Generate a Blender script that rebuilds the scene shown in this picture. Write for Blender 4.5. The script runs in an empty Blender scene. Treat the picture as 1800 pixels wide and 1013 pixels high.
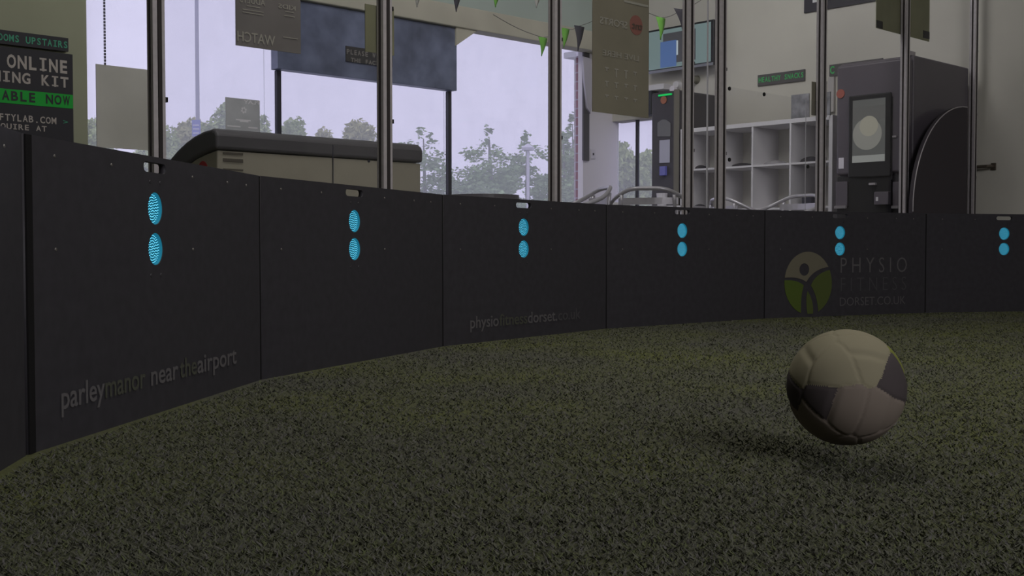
import bpy, bmesh, math, random
from mathutils import Vector, Matrix
import numpy as np
random.seed(7); rng = np.random.default_rng(7)
scene = bpy.context.scene
C = scene.collection

# ------------------------------------------------------------ camera, sky, light, exposure
FPX = 2000.0; CAM_Z = 0.411; PITCH = math.atan(68.5 / FPX)
cam = bpy.data.cameras.new('camera'); cam.sensor_width = 36.0; cam.lens = 36.0 * FPX / 1800.0
cam.clip_start = 0.02; cam.clip_end = 400
camo = bpy.data.objects.new('camera', cam); C.objects.link(camo)
camo.location = (0, 0, CAM_Z); camo.rotation_euler = (math.pi / 2 - PITCH, 0, 0)
scene.camera = camo

def lin(v):
    v /= 255.0
    return v / 12.92 if v <= 0.04045 else ((v + 0.055) / 1.055) ** 2.4
def rgb(r, g, b): return (lin(r), lin(g), lin(b), 1.0)

w = bpy.data.worlds.new('sky'); scene.world = w; w.use_nodes = True
nt = w.node_tree; bg = nt.nodes['Background']
tc = nt.nodes.new('ShaderNodeTexCoord'); nz = nt.nodes.new('ShaderNodeTexNoise'); nz.inputs['Scale'].default_value = 1.6
rp = nt.nodes.new('ShaderNodeValToRGB')
rp.color_ramp.elements[0].position = .3; rp.color_ramp.elements[0].color = rgb(209, 205, 235)
rp.color_ramp.elements[1].position = .7; rp.color_ramp.elements[1].color = rgb(210, 206, 236)
nt.links.new(tc.outputs['Generated'], nz.inputs['Vector']); nt.links.new(nz.outputs['Fac'], rp.inputs['Fac'])
nt.links.new(rp.outputs['Color'], bg.inputs['Color']); bg.inputs['Strength'].default_value = 1.72

UA = math.radians(43.3)
U = Vector((math.cos(UA), math.sin(UA), 0)); N = Vector((-math.sin(UA), math.cos(UA), 0))   # along / towards the window wall
def ST(s, t, z=0.0): return U * s + N * t + Vector((0, 0, z))

def area(name, loc, size, power, col=(1, .95, .86), target=None, size_y=None, spread=180):
    l = bpy.data.lights.new(name, 'AREA'); l.energy = power; l.color = col; l.size = size; l.spread = math.radians(spread)
    if size_y: l.shape = 'RECTANGLE'; l.size_y = size_y
    o = bpy.data.objects.new(name, l); C.objects.link(o); o.location = loc
    if target is not None:
        o.rotation_euler = (Vector(target) - Vector(loc)).to_track_quat('-Z', 'Y').to_euler()
    return o
CEIL = 4.3
area('cafe_fill_light', ST(6.0, 5.0, CEIL - .1), 1.8, 34, (1, .98, .98), ST(8.8, 6.0, 2.0), spread=130)  # unseen fill added to brighten the right wall and shelving, no fixture
area('pitch_ceiling_lamp', ST(3.2, 2.6, CEIL - .1), 1.8, 52, (1, .97, .88), ST(3.6, 1.4, 0), spread=120)
area('hall_fill_light', ST(0.5, -4.2, 3.7), 3.2, 255, (1, .98, 1), ST(4.5, 6.0, 1.2))  # unseen fill added behind the camera to lift surfaces facing it
area('entrance_fill_light', ST(3.6, 5.4, CEIL - .1), 1.6, 42, (1, .98, .97), ST(4.4, 7.6, 1.6), spread=150)  # unseen fill added to lift the entrance side of the cafe, no fixture
scene.view_settings.view_transform = 'Standard'; scene.view_settings.look = 'None'
scene.view_settings.gamma = 1.0; scene.view_settings.use_curve_mapping = False
scene.view_settings.exposure = 0.0
scene.cycles.transparent_max_bounces = 24
scene.cycles.max_bounces = 8

# ------------------------------------------------------------ pixel -> place helpers (used once, to read positions off the photo)
def ray(px, py):
    x = (px - 900) / FPX; y = -(py - 506.5) / FPX
    c, s = math.cos(PITCH), math.sin(PITCH)
    return Vector((x, c + y * s, y * c - s))
class Plane:
    def __init__(self, p, d):
        self.p = Vector((p[0], p[1], 0)); self.d = Vector((d[0], d[1], 0)).normalized()
        self.n = Vector((self.d.y, -self.d.x, 0))            # towards the viewer for d pointing right
        if self.n.dot(self.p) > 0: self.n = -self.n
    def hit(self, px, py=438):
        r = ray(px, py); k = self.n.dot(self.p) / self.n.dot(r)
        return r * k + Vector((0, 0, CAM_Z))
    def st(self, px, py):                                    # (distance along, height)
        q = self.hit(px, py); return (q - self.p).dot(self.d), q.z
    def at(self, a, z, off=0.0): return self.p + self.d * a + Vector((0, 0, z)) + self.n * off
def TP(t): return Plane(ST(0, t), U)
def SP(s): return Plane(ST(s, 0), -N)
def depth(px, py, y):
    r = ray(px, py); return r * (y / r.y) + Vector((0, 0, CAM_Z))

# ------------------------------------------------------------ materials
MATS = {}
def mat(name, col, rough=.6, metal=0.0, spec=.3, var=0.0, scale=8.0, bump=0.0, emit=None, estr=1.0, trans=0.0):
    if name in MATS: return MATS[name]
    m = bpy.data.materials.new(name); m.use_nodes = True; t = m.node_tree; b = t.nodes['Principled BSDF']
    c = rgb(*col); b.inputs['Base Color'].default_value = c; b.inputs['Roughness'].default_value = rough
    b.inputs['Metallic'].default_value = metal; b.inputs['Specular IOR Level'].default_value = spec
    tcn = t.nodes.new('ShaderNodeTexCoord'); n = t.nodes.new('ShaderNodeTexNoise')
    n.inputs['Scale'].default_value = scale; n.inputs['Detail'].default_value = 5
    t.links.new(tcn.outputs['Object'], n.inputs['Vector'])
    if var > 0:
        r = t.nodes.new('ShaderNodeValToRGB')
        r.color_ramp.elements[0].position = .3; r.color_ramp.elements[1].position = .7
        r.color_ramp.elements[0].color = (c[0] * (1 - var), c[1] * (1 - var), c[2] * (1 - var), 1)
        r.color_ramp.elements[1].color = (min(1, c[0] * (1 + var)), min(1, c[1] * (1 + var)), min(1, c[2] * (1 + var)), 1)
        t.links.new(n.outputs['Fac'], r.inputs['Fac']); t.links.new(r.outputs['Color'], b.inputs['Base Color'])
    if bump > 0:
        bp = t.nodes.new('ShaderNodeBump'); bp.inputs['Strength'].default_value = bump; bp.inputs['Distance'].default_value = .01
        t.links.new(n.outputs['Fac'], bp.inputs['Height']); t.links.new(bp.outputs['Normal'], b.inputs['Normal'])
    if emit:
        b.inputs['Emission Color'].default_value = rgb(*emit); b.inputs['Emission Strength'].default_value = estr
    MATS[name] = m; return m
def glass_mat(name, tint, refl=.06, mist=.05, mist_col=(208, 214, 206)):
    m = bpy.data.materials.new(name); m.use_nodes = True; t = m.node_tree; t.nodes.clear()
    out = t.nodes.new('ShaderNodeOutputMaterial'); tr = t.nodes.new('ShaderNodeBsdfTransparent'); tr.inputs[0].default_value = tint
    gl = t.nodes.new('ShaderNodeBsdfGlossy'); gl.inputs['Roughness'].default_value = .03
    df = t.nodes.new('ShaderNodeBsdfTranslucent'); df.inputs[0].default_value = rgb(*mist_col)
    m1 = t.nodes.new('ShaderNodeMixShader'); m2 = t.nodes.new('ShaderNodeMixShader'); m1.inputs[0].default_value = refl
    tcn = t.nodes.new('ShaderNodeTexCoord'); nzn = t.nodes.new('ShaderNodeTexNoise'); nzn.inputs['Scale'].default_value = 3.5; nzn.inputs['Detail'].default_value = 6
    mr = t.nodes.new('ShaderNodeMapRange'); mr.inputs['From Min'].default_value = .35; mr.inputs['From Max'].default_value = .75
    mr.inputs['To Min'].default_value = mist * .95; mr.inputs['To Max'].default_value = mist * 1.05
    t.links.new(tcn.outputs['Object'], nzn.inputs['Vector']); t.links.new(nzn.outputs['Fac'], mr.inputs['Value'])
    t.links.new(tr.outputs[0], m1.inputs[1]); t.links.new(gl.outputs[0], m1.inputs[2])
    t.links.new(mr.outputs['Result'], m2.inputs[0]); t.links.new(m1.outputs[0], m2.inputs[1]); t.links.new(df.outputs[0], m2.inputs[2])
    t.links.new(m2.outputs[0], out.inputs['Surface']); MATS[name] = m; return m
GLASS = glass_mat('misty_window_glass', (.98, .98, .985, 1), .04, .3)
ACRYL = glass_mat('clear_acrylic_sheet', (.975, .975, .98, 1), .03, .012, (150, 150, 150))
M_PANEL = mat('black_board', (57, 55, 60), .55, 0, .25, .12, 30)
M_EDGE = mat('board_core', (70, 70, 74), .6)
M_ALU = mat('brushed_aluminium', (184, 178, 180), .4, .15, .5, .08, 40)
M_ALUD = mat('worn_steel_tube', (205, 202, 208), .35, .35, .5, .05, 30)
M_BLACK = mat('black_plastic', (26, 26, 27), .5)
M_CREAM = mat('cream_plaster', (205, 202, 192), .85, 0, .1, .03, 3)
M_OLIVE = mat('olive_plaster', (150, 152, 130), .85, 0, .1, .04, 3)
M_BEAM = mat('cream_painted_beam', (204, 200, 184), .7, 0, .2, .06, 4)
M_UPPER = mat('grey_green_fascia', (186, 198, 192), .7, 0, .2, .05, 2)
M_DKGLASS = mat('dark_reflective_film', (122, 130, 156), .28, .1, .5, .35, 5)  # mottled colour paints reflections onto the dark header board
M_DKFRAME = mat('dark_frame', (66, 66, 74), .5)
M_WHITE = mat('white_laminate', (222, 220, 222), .6, 0, .3, .02, 5)
M_LTGREY = mat('pale_frame', (238, 234, 240), .6)
M_SIGNBLK = mat('sign_charcoal', (50, 49, 53), .6)
M_POSTER = mat('poster_back', (96, 94, 78), .7, 0, .2, .08, 6)
M_DKPOSTER = mat('dark_poster_back', (112, 108, 106), .7, 0, .2, .12, 6)
M_PAPER = mat('grey_sheet', (240, 238, 228), .8, 0, .1, .05, 4)
_t = M_PAPER.node_tree; _tl = _t.nodes.new('ShaderNodeBsdfTranslucent'); _tl.inputs[0].default_value = rgb(200, 198, 186); _mx = _t.nodes.new('ShaderNodeMixShader'); _mx.inputs[0].default_value = .05
_t.links.new(_t.nodes['Principled BSDF'].outputs[0], _mx.inputs[1]); _t.links.new(_tl.outputs[0], _mx.inputs[2]); _t.links.new(_mx.outputs[0], _t.nodes['Material Output'].inputs['Surface'])
M_TRIMW = mat('lettering_white', (150, 146, 142), .7)

# ------------------------------------------------------------ mesh helpers
class MB:
    def __init__(self): self.v = []; self.f = []
    def add(self, vs, fs):
        o = len(self.v); self.v += [tuple(x) for x in vs]; self.f += [tuple(o + i for i in f) for f in fs]; return self
    def box(self, c, ax, ay, az, hx, hy, hz):
        c = Vector(c); vs = [c + ax * (hx * i) + ay * (hy * j) + az * (hz * k) for i in (-1, 1) for j in (-1, 1) for k in (-1, 1)]
        return self.add(vs, [(0, 1, 3, 2), (4, 6, 7, 5), (0, 4, 5, 1), (2, 3, 7, 6), (0, 2, 6, 4), (1, 5, 7, 3)])
    def stbox(self, s0, s1, t0, t1, z0, z1):
        return self.box(ST((s0 + s1) / 2, (t0 + t1) / 2, (z0 + z1) / 2), U, N, Vector((0, 0, 1)), abs(s1 - s0) / 2, abs(t1 - t0) / 2, abs(z1 - z0) / 2)
    def pbox(self, pl, a0, a1, z0, z1, o0, o1):
        return self.box(pl.at((a0 + a1) / 2, (z0 + z1) / 2, (o0 + o1) / 2), pl.d, pl.n, Vector((0, 0, 1)), abs(a1 - a0) / 2, abs(o1 - o0) / 2, abs(z1 - z0) / 2)
    def prism(self, pts, off):                       # pts: list of Vectors (planar), off: thickness vector
        n = len(pts); vs = [Vector(p) for p in pts] + [Vector(p) + off for p in pts]
        fs = [tuple(range(n))[::-1], tuple(range(n, 2 * n))] + [(i, (i + 1) % n, n + (i + 1) % n, n + i) for i in range(n)]
        return self.add(vs, fs)
    def tube(self, path, r, seg=8, closed=False):
        path = [Vector(p) for p in path]; n = len(path); rings = []
        up = Vector((0, 0, 1))
        for i, p in enumerate(path):
            a = path[(i - 1) % n] if (closed or i > 0) else p; b = path[(i + 1) % n] if (closed or i < n - 1) else p
            t = (b - a).normalized(); s = t.cross(up)
            if s.length < .05: s = t.cross(Vector((1, 0, 0)))
            s.normalize(); q = s.cross(t); rr = r[i] if isinstance(r, (list, tuple)) else r
            rings.append([p + (s * math.cos(k * 2 * math.pi / seg) + q * math.sin(k * 2 * math.pi / seg)) * rr for k in range(seg)])
        vs = [x for rg in rings for x in rg]; fs = []
        m = n if closed else n - 1
        for i in range(m):
            j = (i + 1) % n
            for k in range(seg): fs.append((i * seg + k, i * seg + (k + 1) % seg, j * seg + (k + 1) % seg, j * seg + k))
        if not closed: fs += [tuple(range(seg))[::-1], tuple((n - 1) * seg + k for k in range(seg))]
        return self.add(vs, fs)
    def disc(self, c, nrm, r, h, seg=32, r2=None):
        c = Vector(c); nrm = Vector(nrm).normalized(); return self.tube([c, c + nrm * h], [r, r if r2 is None else r2], seg)
    def build(self, name, m, parent=None, bevel=0.0, smooth=False):
        me = bpy.data.meshes.new(name); me.from_pydata(self.v, [], self.f); me.validate(); me.update()
        bm = bmesh.new(); bm.from_mesh(me); bmesh.ops.recalc_face_normals(bm, faces=bm.faces)
        bm.to_mesh(me); bm.free()
        if m: me.materials.append(m)
        o = bpy.data.objects.new(name, me); C.objects.link(o)
        if bevel > 0:
            b = o.modifiers.new('bevel', 'BEVEL'); b.width = bevel; b.segments = 3; b.limit_method = 'ANGLE'
        if smooth:
            for p in me.polygons: p.use_smooth = True
        if parent:
            o.parent = parent; o.matrix_parent_inverse = Matrix.Translation(parent.location).inverted() if parent.type == 'EMPTY' and parent.rotation_euler.z == 0 else parent.matrix_basis.inverted()
        return o
def tag(o, label=None, cat=None, group=None, kind=None):
    if label: o['label'] = label
    if cat: o['category'] = cat
    if group: o['group'] = group
    if kind: o['kind'] = kind
    return o
def thing(name, loc, label, cat, group=None):
    o = bpy.data.objects.new(name, None); C.objects.link(o); o.location = loc; o.empty_display_size = .1
    return tag(o, label, cat, group)
def struct(mb, name, m, bevel=0.0): return tag(mb.build(name, m, None, bevel), kind='structure')
def curve_mesh(splines, extrude):
    cu = bpy.data.curves.new('outline', 'CURVE'); cu.dimensions = '2D'; cu.fill_mode = 'BOTH'; cu.extrude = extrude
    for pts in splines:
        s = cu.splines.new('POLY'); s.points.add(len(pts) - 1)
        for i, p in enumerate(pts): s.points[i].co = (p[0], p[1], 0, 1)
        s.use_cyclic_u = True
    o = bpy.data.objects.new('outline', cu); C.objects.link(o)
    dg = bpy.context.evaluated_depsgraph_get(); dg.update()
    me = bpy.data.meshes.new_from_object(o.evaluated_get(dg)); bpy.data.objects.remove(o); bpy.data.curves.remove(cu)
    return me
def circ(cx, cy, r, n=32, ry=None): return [(cx + r * math.cos(i * 2 * math.pi / n), cy + (ry or r) * math.sin(i * 2 * math.pi / n)) for i in range(n)]
def outline_obj(name, splines, thick, mtx, m, parent=None):        # local x, z in the outline; y is depth
    me = curve_mesh(splines, thick / 2); me.name = name
    me.transform(Matrix(((1, 0, 0, 0), (0, 0, -1, 0), (0, 1, 0, 0), (0, 0, 0, 1))))
    me.transform(mtx); me.materials.append(m)
    o = bpy.data.objects.new(name, me); C.objects.link(o)
    if parent: o.parent = parent; o.matrix_parent_inverse = parent.matrix_basis.inverted()
    return o
def plane_mtx(pl, off=0.0):                                        # maps (a, 0, z) onto the plane
    y = -pl.n
    return Matrix(((pl.d.x, y.x, 0, pl.p.x + pl.n.x * off), (pl.d.y, y.y, 0, pl.p.y + pl.n.y * off), (0, 0, 1, 0), (0, 0, 0, 1)))
_ref = {}
def font_mesh(body, bold=0.0, mono=False):
    def one(s):
        cu = bpy.data.curves.new('letters', 'FONT'); cu.body = s; cu.size = 1; cu.resolution_u = 3; cu.offset = bold
        o = bpy.data.objects.new('letters', cu); C.objects.link(o)
        dg = bpy.context.evaluated_depsgraph_get(); dg.update()
        me = bpy.data.meshes.new_from_object(o.evaluated_get(dg)); bpy.data.objects.remove(o); bpy.data.curves.remove(cu)
        v = [tuple(x.co) for x in me.vertices]; f = [tuple(p.vertices) for p in me.polygons]; bpy.data.meshes.remove(me); return v, f
    if not mono: return one(body)
    V = []; F = []
    for i, ch in enumerate(body):
        if ch == ' ': continue
        v, f = one(ch)
        if not v: continue
        x0 = min(p[0] for p in v); x1 = max(p[0] for p in v); wd = x1 - x0
        if ch == 'I':                                             # slab serifs of a typewriter face
            yy = max(p[1] for p in v); t = .1
            for (ya, yb) in ((0, t), (yy - t, yy)):
                o = len(v); v += [(x0 - .14, ya, 0), (x1 + .14, ya, 0), (x1 + .14, yb, 0), (x0 - .14, yb, 0)]; f.append((o, o + 1, o + 2, o + 3))
            sc = 1
        else: sc = min(1.0, .56 / wd) if wd > .2 else 1
        cx = (x0 + x1) / 2; o = len(V)
        V += [((p[0] - cx) * sc + i * .66, p[1], 0) for p in v]; F += [tuple(o + k for k in q) for q in f]
    return V, F
def letters(name, body, pl, xl, xr, ybase, ytop, m, parent, ref='H', bold=0.0, mono=False, mirror=False, off=.002, label=None, side=None):
    """ink from pixel xl to xr; baseline ybase and height of `ref` at ytop, both read at the xl side (or `side`)."""
    rx = xl if side is None else side
    a0, zb = pl.st(rx, ybase); _, zt = pl.st(rx, ytop)
    aL = pl.st(xl, 438)[0]; aR = pl.st(xr, 438)[0]
    v, f = font_mesh(body, bold, mono)
    if ref not in _ref:
        rv = font_mesh(ref)[0]; _ref[ref] = max(p[1] for p in rv)
    k = (zt - zb) / _ref[ref]; x0 = min(p[0] for p in v); x1 = max(p[0] for p in v)
    pts = []
    for p in v:
        q = (p[0] - x0) / (x1 - x0); q = 1 - q if mirror else q
        pts.append(pl.at(aL + (aR - aL) * q, zb + p[1] * k, off))
    mb = MB(); back = [p - pl.n * .001 for p in pts]; n = len(pts)
    mb.add(pts + back, [tuple(x) for x in f] + [tuple(n + i for i in reversed(x)) for x in f])
    me = bpy.data.meshes.new(name); me.from_pydata(mb.v, [], mb.f); me.update(); me.materials.append(m)
    o = bpy.data.objects.new(name, me); C.objects.link(o)
    if parent: o.parent = parent; o.matrix_parent_inverse = parent.matrix_basis.inverted()
    if label: o['label'] = label
    return o
def poly(name, pl, pts, m, parent=None, thick=.002, off=.001):
    sp = [pl.st(*p) for p in pts]
    return outline_obj(name, [sp], thick, plane_mtx(pl, off), m, parent)
def rect(pl, xl, xr, yt, yb, side=None):
    s = xl if side is None else side
    return pl.st(xl, 438)[0], pl.st(xr, 438)[0], pl.st(s, yb)[1], pl.st(s, yt)[1]

# ------------------------------------------------------------ the setting
TW, SW = 7.9, 8.85
WT = TP(TW); WS = SP(SW)
S0, T0 = -7.0, -5.5
# floor of artificial turf base
def floor_mat():
    m = bpy.data.materials.new('turf_base'); m.use_nodes = True; t = m.node_tree; b = t.nodes['Principled BSDF']
    b.inputs['Roughness'].default_value = .95; b.inputs['Specular IOR Level'].default_value = .05
    tcn = t.nodes.new('ShaderNodeTexCoord'); n = t.nodes.new('ShaderNodeTexNoise'); n.inputs['Scale'].default_value = 90; n.inputs['Detail'].default_value = 6
    n2 = t.nodes.new('ShaderNodeTexNoise'); n2.inputs['Scale'].default_value = 1.3
    r = t.nodes.new('ShaderNodeValToRGB'); e = r.color_ramp.elements
    e[0].position = .33; e[0].color = rgb(80, 80, 69); e[1].position = .75; e[1].color = rgb(94, 94, 82)
    r2 = t.nodes.new('ShaderNodeValToRGB'); e = r2.color_ramp.elements
    e[0].position = .35; e[0].color = (.85, .84, .95, 1); e[1].position = .65; e[1].color = (1.05, 1.12, .62, 1)
    mx = t.nodes.new('ShaderNodeMixRGB'); mx.blend_type = 'MULTIPLY'; mx.inputs[0].default_value = 1
    bp = t.nodes.new('ShaderNodeBump'); bp.inputs['Strength'].default_value = .4; bp.inputs['Distance'].default_value = .01
    L = t.links.new
    L(tcn.outputs['Object'], n.inputs['Vector']); L(tcn.outputs['Object'], n2.inputs['Vector'])
    L(n.outputs['Fac'], r.inputs['Fac']); L(n2.outputs['Fac'], r2.inputs['Fac'])
    L(r.outputs['Color'], mx.inputs[1]); L(r2.outputs['Color'], mx.inputs[2]); L(mx.outputs[0], b.inputs['Base Color'])
    L(n.outputs['Fac'], bp.inputs['Height']); L(bp.outputs['Normal'], b.inputs['Normal'])
    return m
M_TURF = floor_mat()
struct(MB().stbox(S0, SW, T0, TW, -.1, 0), 'floor', M_TURF)
struct(MB().stbox(S0 - .1, SW + .1, T0 - .1, TW + .3, CEIL, CEIL + .1), 'ceiling', mat('dim_ceiling', (170, 168, 164), .9))
struct(MB().stbox(S0 - .1, SW + .1, T0 - .1, T0, 0, CEIL), 'wall_back', mat('dim_wall', (150, 148, 144), .9))
struct(MB().stbox(S0 - .1, S0, T0, TW, 0, CEIL), 'wall_left', MATS['dim_wall'])
# window wall at T = TW
aWL = WT.st(157, 438)[0]; aD0 = WT.st(482, 438)[0]; aD1 = WT.st(787, 438)[0]; aWR = WT.st(1022, 438)[0]; aC = SW
zB0 = WT.st(821, 58)[1]; zB1 = WT.st(807, 18)[1]
SILL = .35
zTop = zB0 + .16
def wbox(a0, a1, z0, z1, o0=0, o1=.22): return MB().stbox(a0, a1, TW + o0, TW + o1, z0, z1)
struct(wbox(S0, aWL, 0, CEIL), 'wall_window', M_OLIVE)
mb = wbox(aWL, aC + .1, zTop, CEIL); struct(mb, 'wall_window_upper', M_UPPER)
struct(wbox(aWL, aD0 - .03, 0, SILL), 'wall_window_sill', M_OLIVE)
struct(wbox(aD1 + .03, aWR, 0, SILL), 'wall_window_sill_right', M_OLIVE)
struct(wbox(aWR, aC + .1, 0, zTop, -.02, .05), 'wall_corner_column', M_LTGREY)
# beam
bm_ = thing('trim_1', ST(5, TW - .1, zB0), None, None); tag(bm_, kind='structure')
MB().stbox(aWL, aC, TW - .16, TW - .005, zB0, zB1).build('beam_face', M_BEAM, bm_, .01)
aa0 = WT.st(785, 438)[0]; aa1 = WT.st(822, 438)[0]
MB().prism([ST(aa0, TW - .14, zB0 + .002), ST(aa1, TW - .14, zB0 + .002), ST(aa0, TW - .14, WT.st(787, 84)[1])], N * .12).build('end_bracket', M_BEAM, bm_)
# windows
def window(i, a0, a1, z0, z1, mull=()):
    t = thing('window_%d' % i, ST((a0 + a1) / 2, TW + .08, z0), None, None); tag(t, kind='structure')
    MB().stbox(a0, a1, TW + .08, TW + .09, z0, z1).build('pane', GLASS, t)
    f = MB()
    for (b0, b1, y0, y1) in ((a0, a1, z0, z0 + .04), (a0, a1, z1 - .03, z1)): f.stbox(b0, b1, TW + .06, TW + .11, y0, y1)
    f.build('window_frame', M_DKFRAME, t)
    return t
window(1, aWL, aD0 - .03, SILL, zTop)
window(2, aD1 + .03, aWR, SILL, zTop)
# entrance (dark header board and posts, glass leaf)
d = thing('door_1', ST((aD0 + aD1) / 2, TW - .05, 0), None, None); tag(d, kind='structure')
zH = WT.st(480, 123)[1]; zH2 = WT.st(787, 163)[1]; zH = (zH + zH2) / 2
MB().stbox(aD0 - .03, aD1 + .01, TW - .12, TW - .02, zH, zB0 - .005).build('header_board', M_DKGLASS, d, .004)
for a in (aD0 + .02, aD1 - .02): MB().stbox(a - .02, a + .02, TW - .06, TW - .02, 0, zH - .002).build('door_post', M_DKFRAME, d, .004)
MB().stbox(aD0 - .03, aD1 + .03, TW + .08, TW + .09, .01, zTop).build('pane', GLASS, d)
# right wall at S = SW, with a glazed opening near the corner
def sbox(t0, t1, z0, z1, o0=0, o1=.2): return MB().stbox(SW + o0, SW + o1, t0, t1, z0, z1)
tG0 = N.dot(WS.hit(1156, 300)); tG1 = N.dot(WS.hit(1071, 300)); zG = WS.st(1140, 207)[1]
struct(sbox(T0, tG0, 0, CEIL), 'wall_right', M_CREAM)
struct(sbox(tG0, tG1, zG, CEIL), 'wall_right_over_window', M_CREAM)
struct(sbox(tG1, TW + .05, 0, CEIL, 0, .03), 'wall_right_corner', M_LTGREY)
w3 = thing('window_3', ST(SW + .1, (tG0 + tG1) / 2, 0), None, None); tag(w3, kind='structure')
MB().stbox(SW + .08, SW + .09, tG0, tG1, .05, zG).build('pane', GLASS, w3)
tm = N.dot(WS.hit(1112, 300)); f = MB().stbox(SW + .06, SW + .09, tm - .014, tm + .014, .05, zG); f.stbox(SW + .05, SW + .1, tG0, tG1, 0, .06)
f.build('mullion', M_DKFRAME, w3)
f = MB().stbox(SW - .012, SW + .02, tG1 - .006, tG1 + .02, 0, zG + .02); f.build('window_frame', mat('bright_white_frame', (236, 232, 240), .5), w3)

# ------------------------------------------------------------ pitch perimeter: black panels with two lamps each
PH, PW = .64, 1.322
joints = []; x, y, a = -.967, 2.254, 1.436
hd = []
for i in range(8):
    joints.append(Vector((x, y, 0))); hd.append(a)
    x += PW * math.cos(a); y += PW * math.sin(a); a -= max(.2, .251 - .008 * i)
a_prev = 1.436 + .26
joints = [joints[0] - Vector((math.cos(a_prev), math.sin(a_prev), 0)) * PW] + joints; hd = [a_prev] + hd
TL = .446 * PW; ZC = .411; ZU = .512; RH = .0405
def sround(cx, cz, hw, hh, n=6):
    r = hh; out = []
    for (sx, s) in ((1, -90), (-1, 90)):
        for k in range(n + 1):
            t = math.radians(s + 180 * k / n); out.append((cx + sx * (hw - r) + r * math.cos(t), cz + r * math.sin(t)))
    return out
GAPP = .005
outer = [(GAPP, 0.0), (PW - GAPP, 0.0), (PW - GAPP, PH), (GAPP, PH)]
SLOT = sround(TL, .613, .062, .0125)
panel_me = curve_mesh([outer, circ(TL, ZC, RH, 40), circ(TL, ZU, RH, 40), SLOT], .009)
panel_me.transform(Matrix(((1, 0, 0, 0), (0, 0, -1, .009), (0, 1, 0, 0), (0, 0, 0, 1)))); panel_me.materials.append(M_PANEL)
b = bmesh.new(); b.from_mesh(panel_me); bmesh.ops.remove_doubles(b, verts=b.verts, dist=1e-5); bmesh.ops.recalc_face_normals(b, faces=b.faces); b.to_mesh(panel_me); b.free()
M_LEDB = mat('lamp_board_teal', (8, 50, 66), .5, emit=(14, 112, 134), estr=.42)
M_LEDR = mat('lamp_rim_spill_glow', (40, 120, 140), .5, emit=(30, 120, 145), estr=.42)  # emission paints the LED light falling on the hole wall
M_LEDD = mat('lamp_led_cyan', (120, 210, 230), .4, emit=(104, 204, 240), estr=1.2)
def local_mesh(mb, name, m):
    me = bpy.data.meshes.new(name); me.from_pydata(mb.v, [], mb.f); me.validate()
    bb = bmesh.new(); bb.from_mesh(me); bmesh.ops.recalc_face_normals(bb, faces=bb.faces); bb.to_mesh(me); bb.free()
    me.materials.append(m); return me
X_, Y_, Z_ = Vector((1, 0, 0)), Vector((0, 1, 0)), Vector((0, 0, 1))
# housing behind the holes; local origin = lamp centre on the front face, +y goes back
rim_mb = MB(); n = 40
ring = lambda r, y: [Vector((r * math.cos(k * 2 * math.pi / n), y, r * math.sin(k * 2 * math.pi / n))) for k in range(n)]
vs = ring(RH, .0183) + ring(RH, .030) + ring(RH + .004, .030) + ring(RH + .004, .0183); fs = []
for k in range(n):
    j = (k + 1) % n
    for q in range(4): fs.append((q * n + k, q * n + j, ((q + 1) % 4) * n + j, ((q + 1) % 4) * n + k))
# liner standing in the hole; LED spill on it set as its own glow
vs2 = ring(RH - .0005, .0015) + ring(RH - .0005, .0182) + ring(RH - .0022, .0182) + ring(RH - .0022, .0015)
rim_mb.add(vs, fs); rim_mb.add(vs2, fs); rim_me = local_mesh(rim_mb, 'lamp_rim', M_LEDR)
board_me = local_mesh(MB().disc((0, .0105, 0), (0, 1, 0), RH - .0024, .004, 40), 'lamp_board', M_LEDB)
led_mb = MB()
for ri, cnt in ((.0, 1), (.007, 6), (.014, 12), (.021, 18), (.028, 24), (.0345, 30)):
    for k in range(cnt):
        t = k * 2 * math.pi / max(cnt, 1) + ri * 40; c = Vector((ri * math.cos(t), .0105, ri * math.sin(t)))
        led_mb.add([c + X_ * .0021 + Y_ * 0, c + Z_ * .0014, c - X_ * .0021, c - Z_ * .0014, c - Y_ * .0035], [(0, 1, 4), (1, 2, 4), (2, 3, 4), (3, 0, 4), (0, 3, 2, 1)])
led_me = local_mesh(led_mb, 'lamp_leds', M_LEDD)
stud_me = local_mesh(MB().disc((0, .0005, 0), (0, -1, 0), .0042, .0022, 10, .003), 'stud', mat('dull_rivet', (120, 116, 112), .5, .6))
screw_me = local_mesh(MB().disc((0, .0005, 0), (0, -1, 0), .005, .0018, 10, .004), 'screw', mat('lamp_screw', (70, 68, 72), .5, .5))
back_me = local_mesh(MB().box((0, .038, .05), X_, Y_, Z_, .055, .0075, .115), 'lamp_housing', M_BLACK)
def child(name, me, parent, loc):
    o = bpy.data.objects.new(name, me); C.objects.link(o); o.parent = parent; o.location = loc; return o
thin_me = local_mesh(MB().box((0, .004, PH / 2), X_, Y_, Z_, .0048, .003, PH / 2 - .002), 'gap_shade_thin', mat('gap_shade_black', (30, 29, 30), .8, 0, .1))  # dark strip added in the open panel gap to keep its shade dark
plabel = ['plain black perimeter panel at the far left edge, before the wide gap',
          'black perimeter panel with parleymanor neartheairport lettering, two cyan lamps above',
          'plain black perimeter panel in front of the pale cabinet, left of the small website lettering',
          'black perimeter panel with small physiofitnessdorset.co.uk lettering near the turf',
          'plain black perimeter panel between the small lettering and the green oval emblem',
          'black perimeter panel with green and beige oval emblem and PHYSIO FITNESS lettering',
          'plain black perimeter panel at the right edge, lamps cut by the frame']
panels = []; PPL = []
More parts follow.
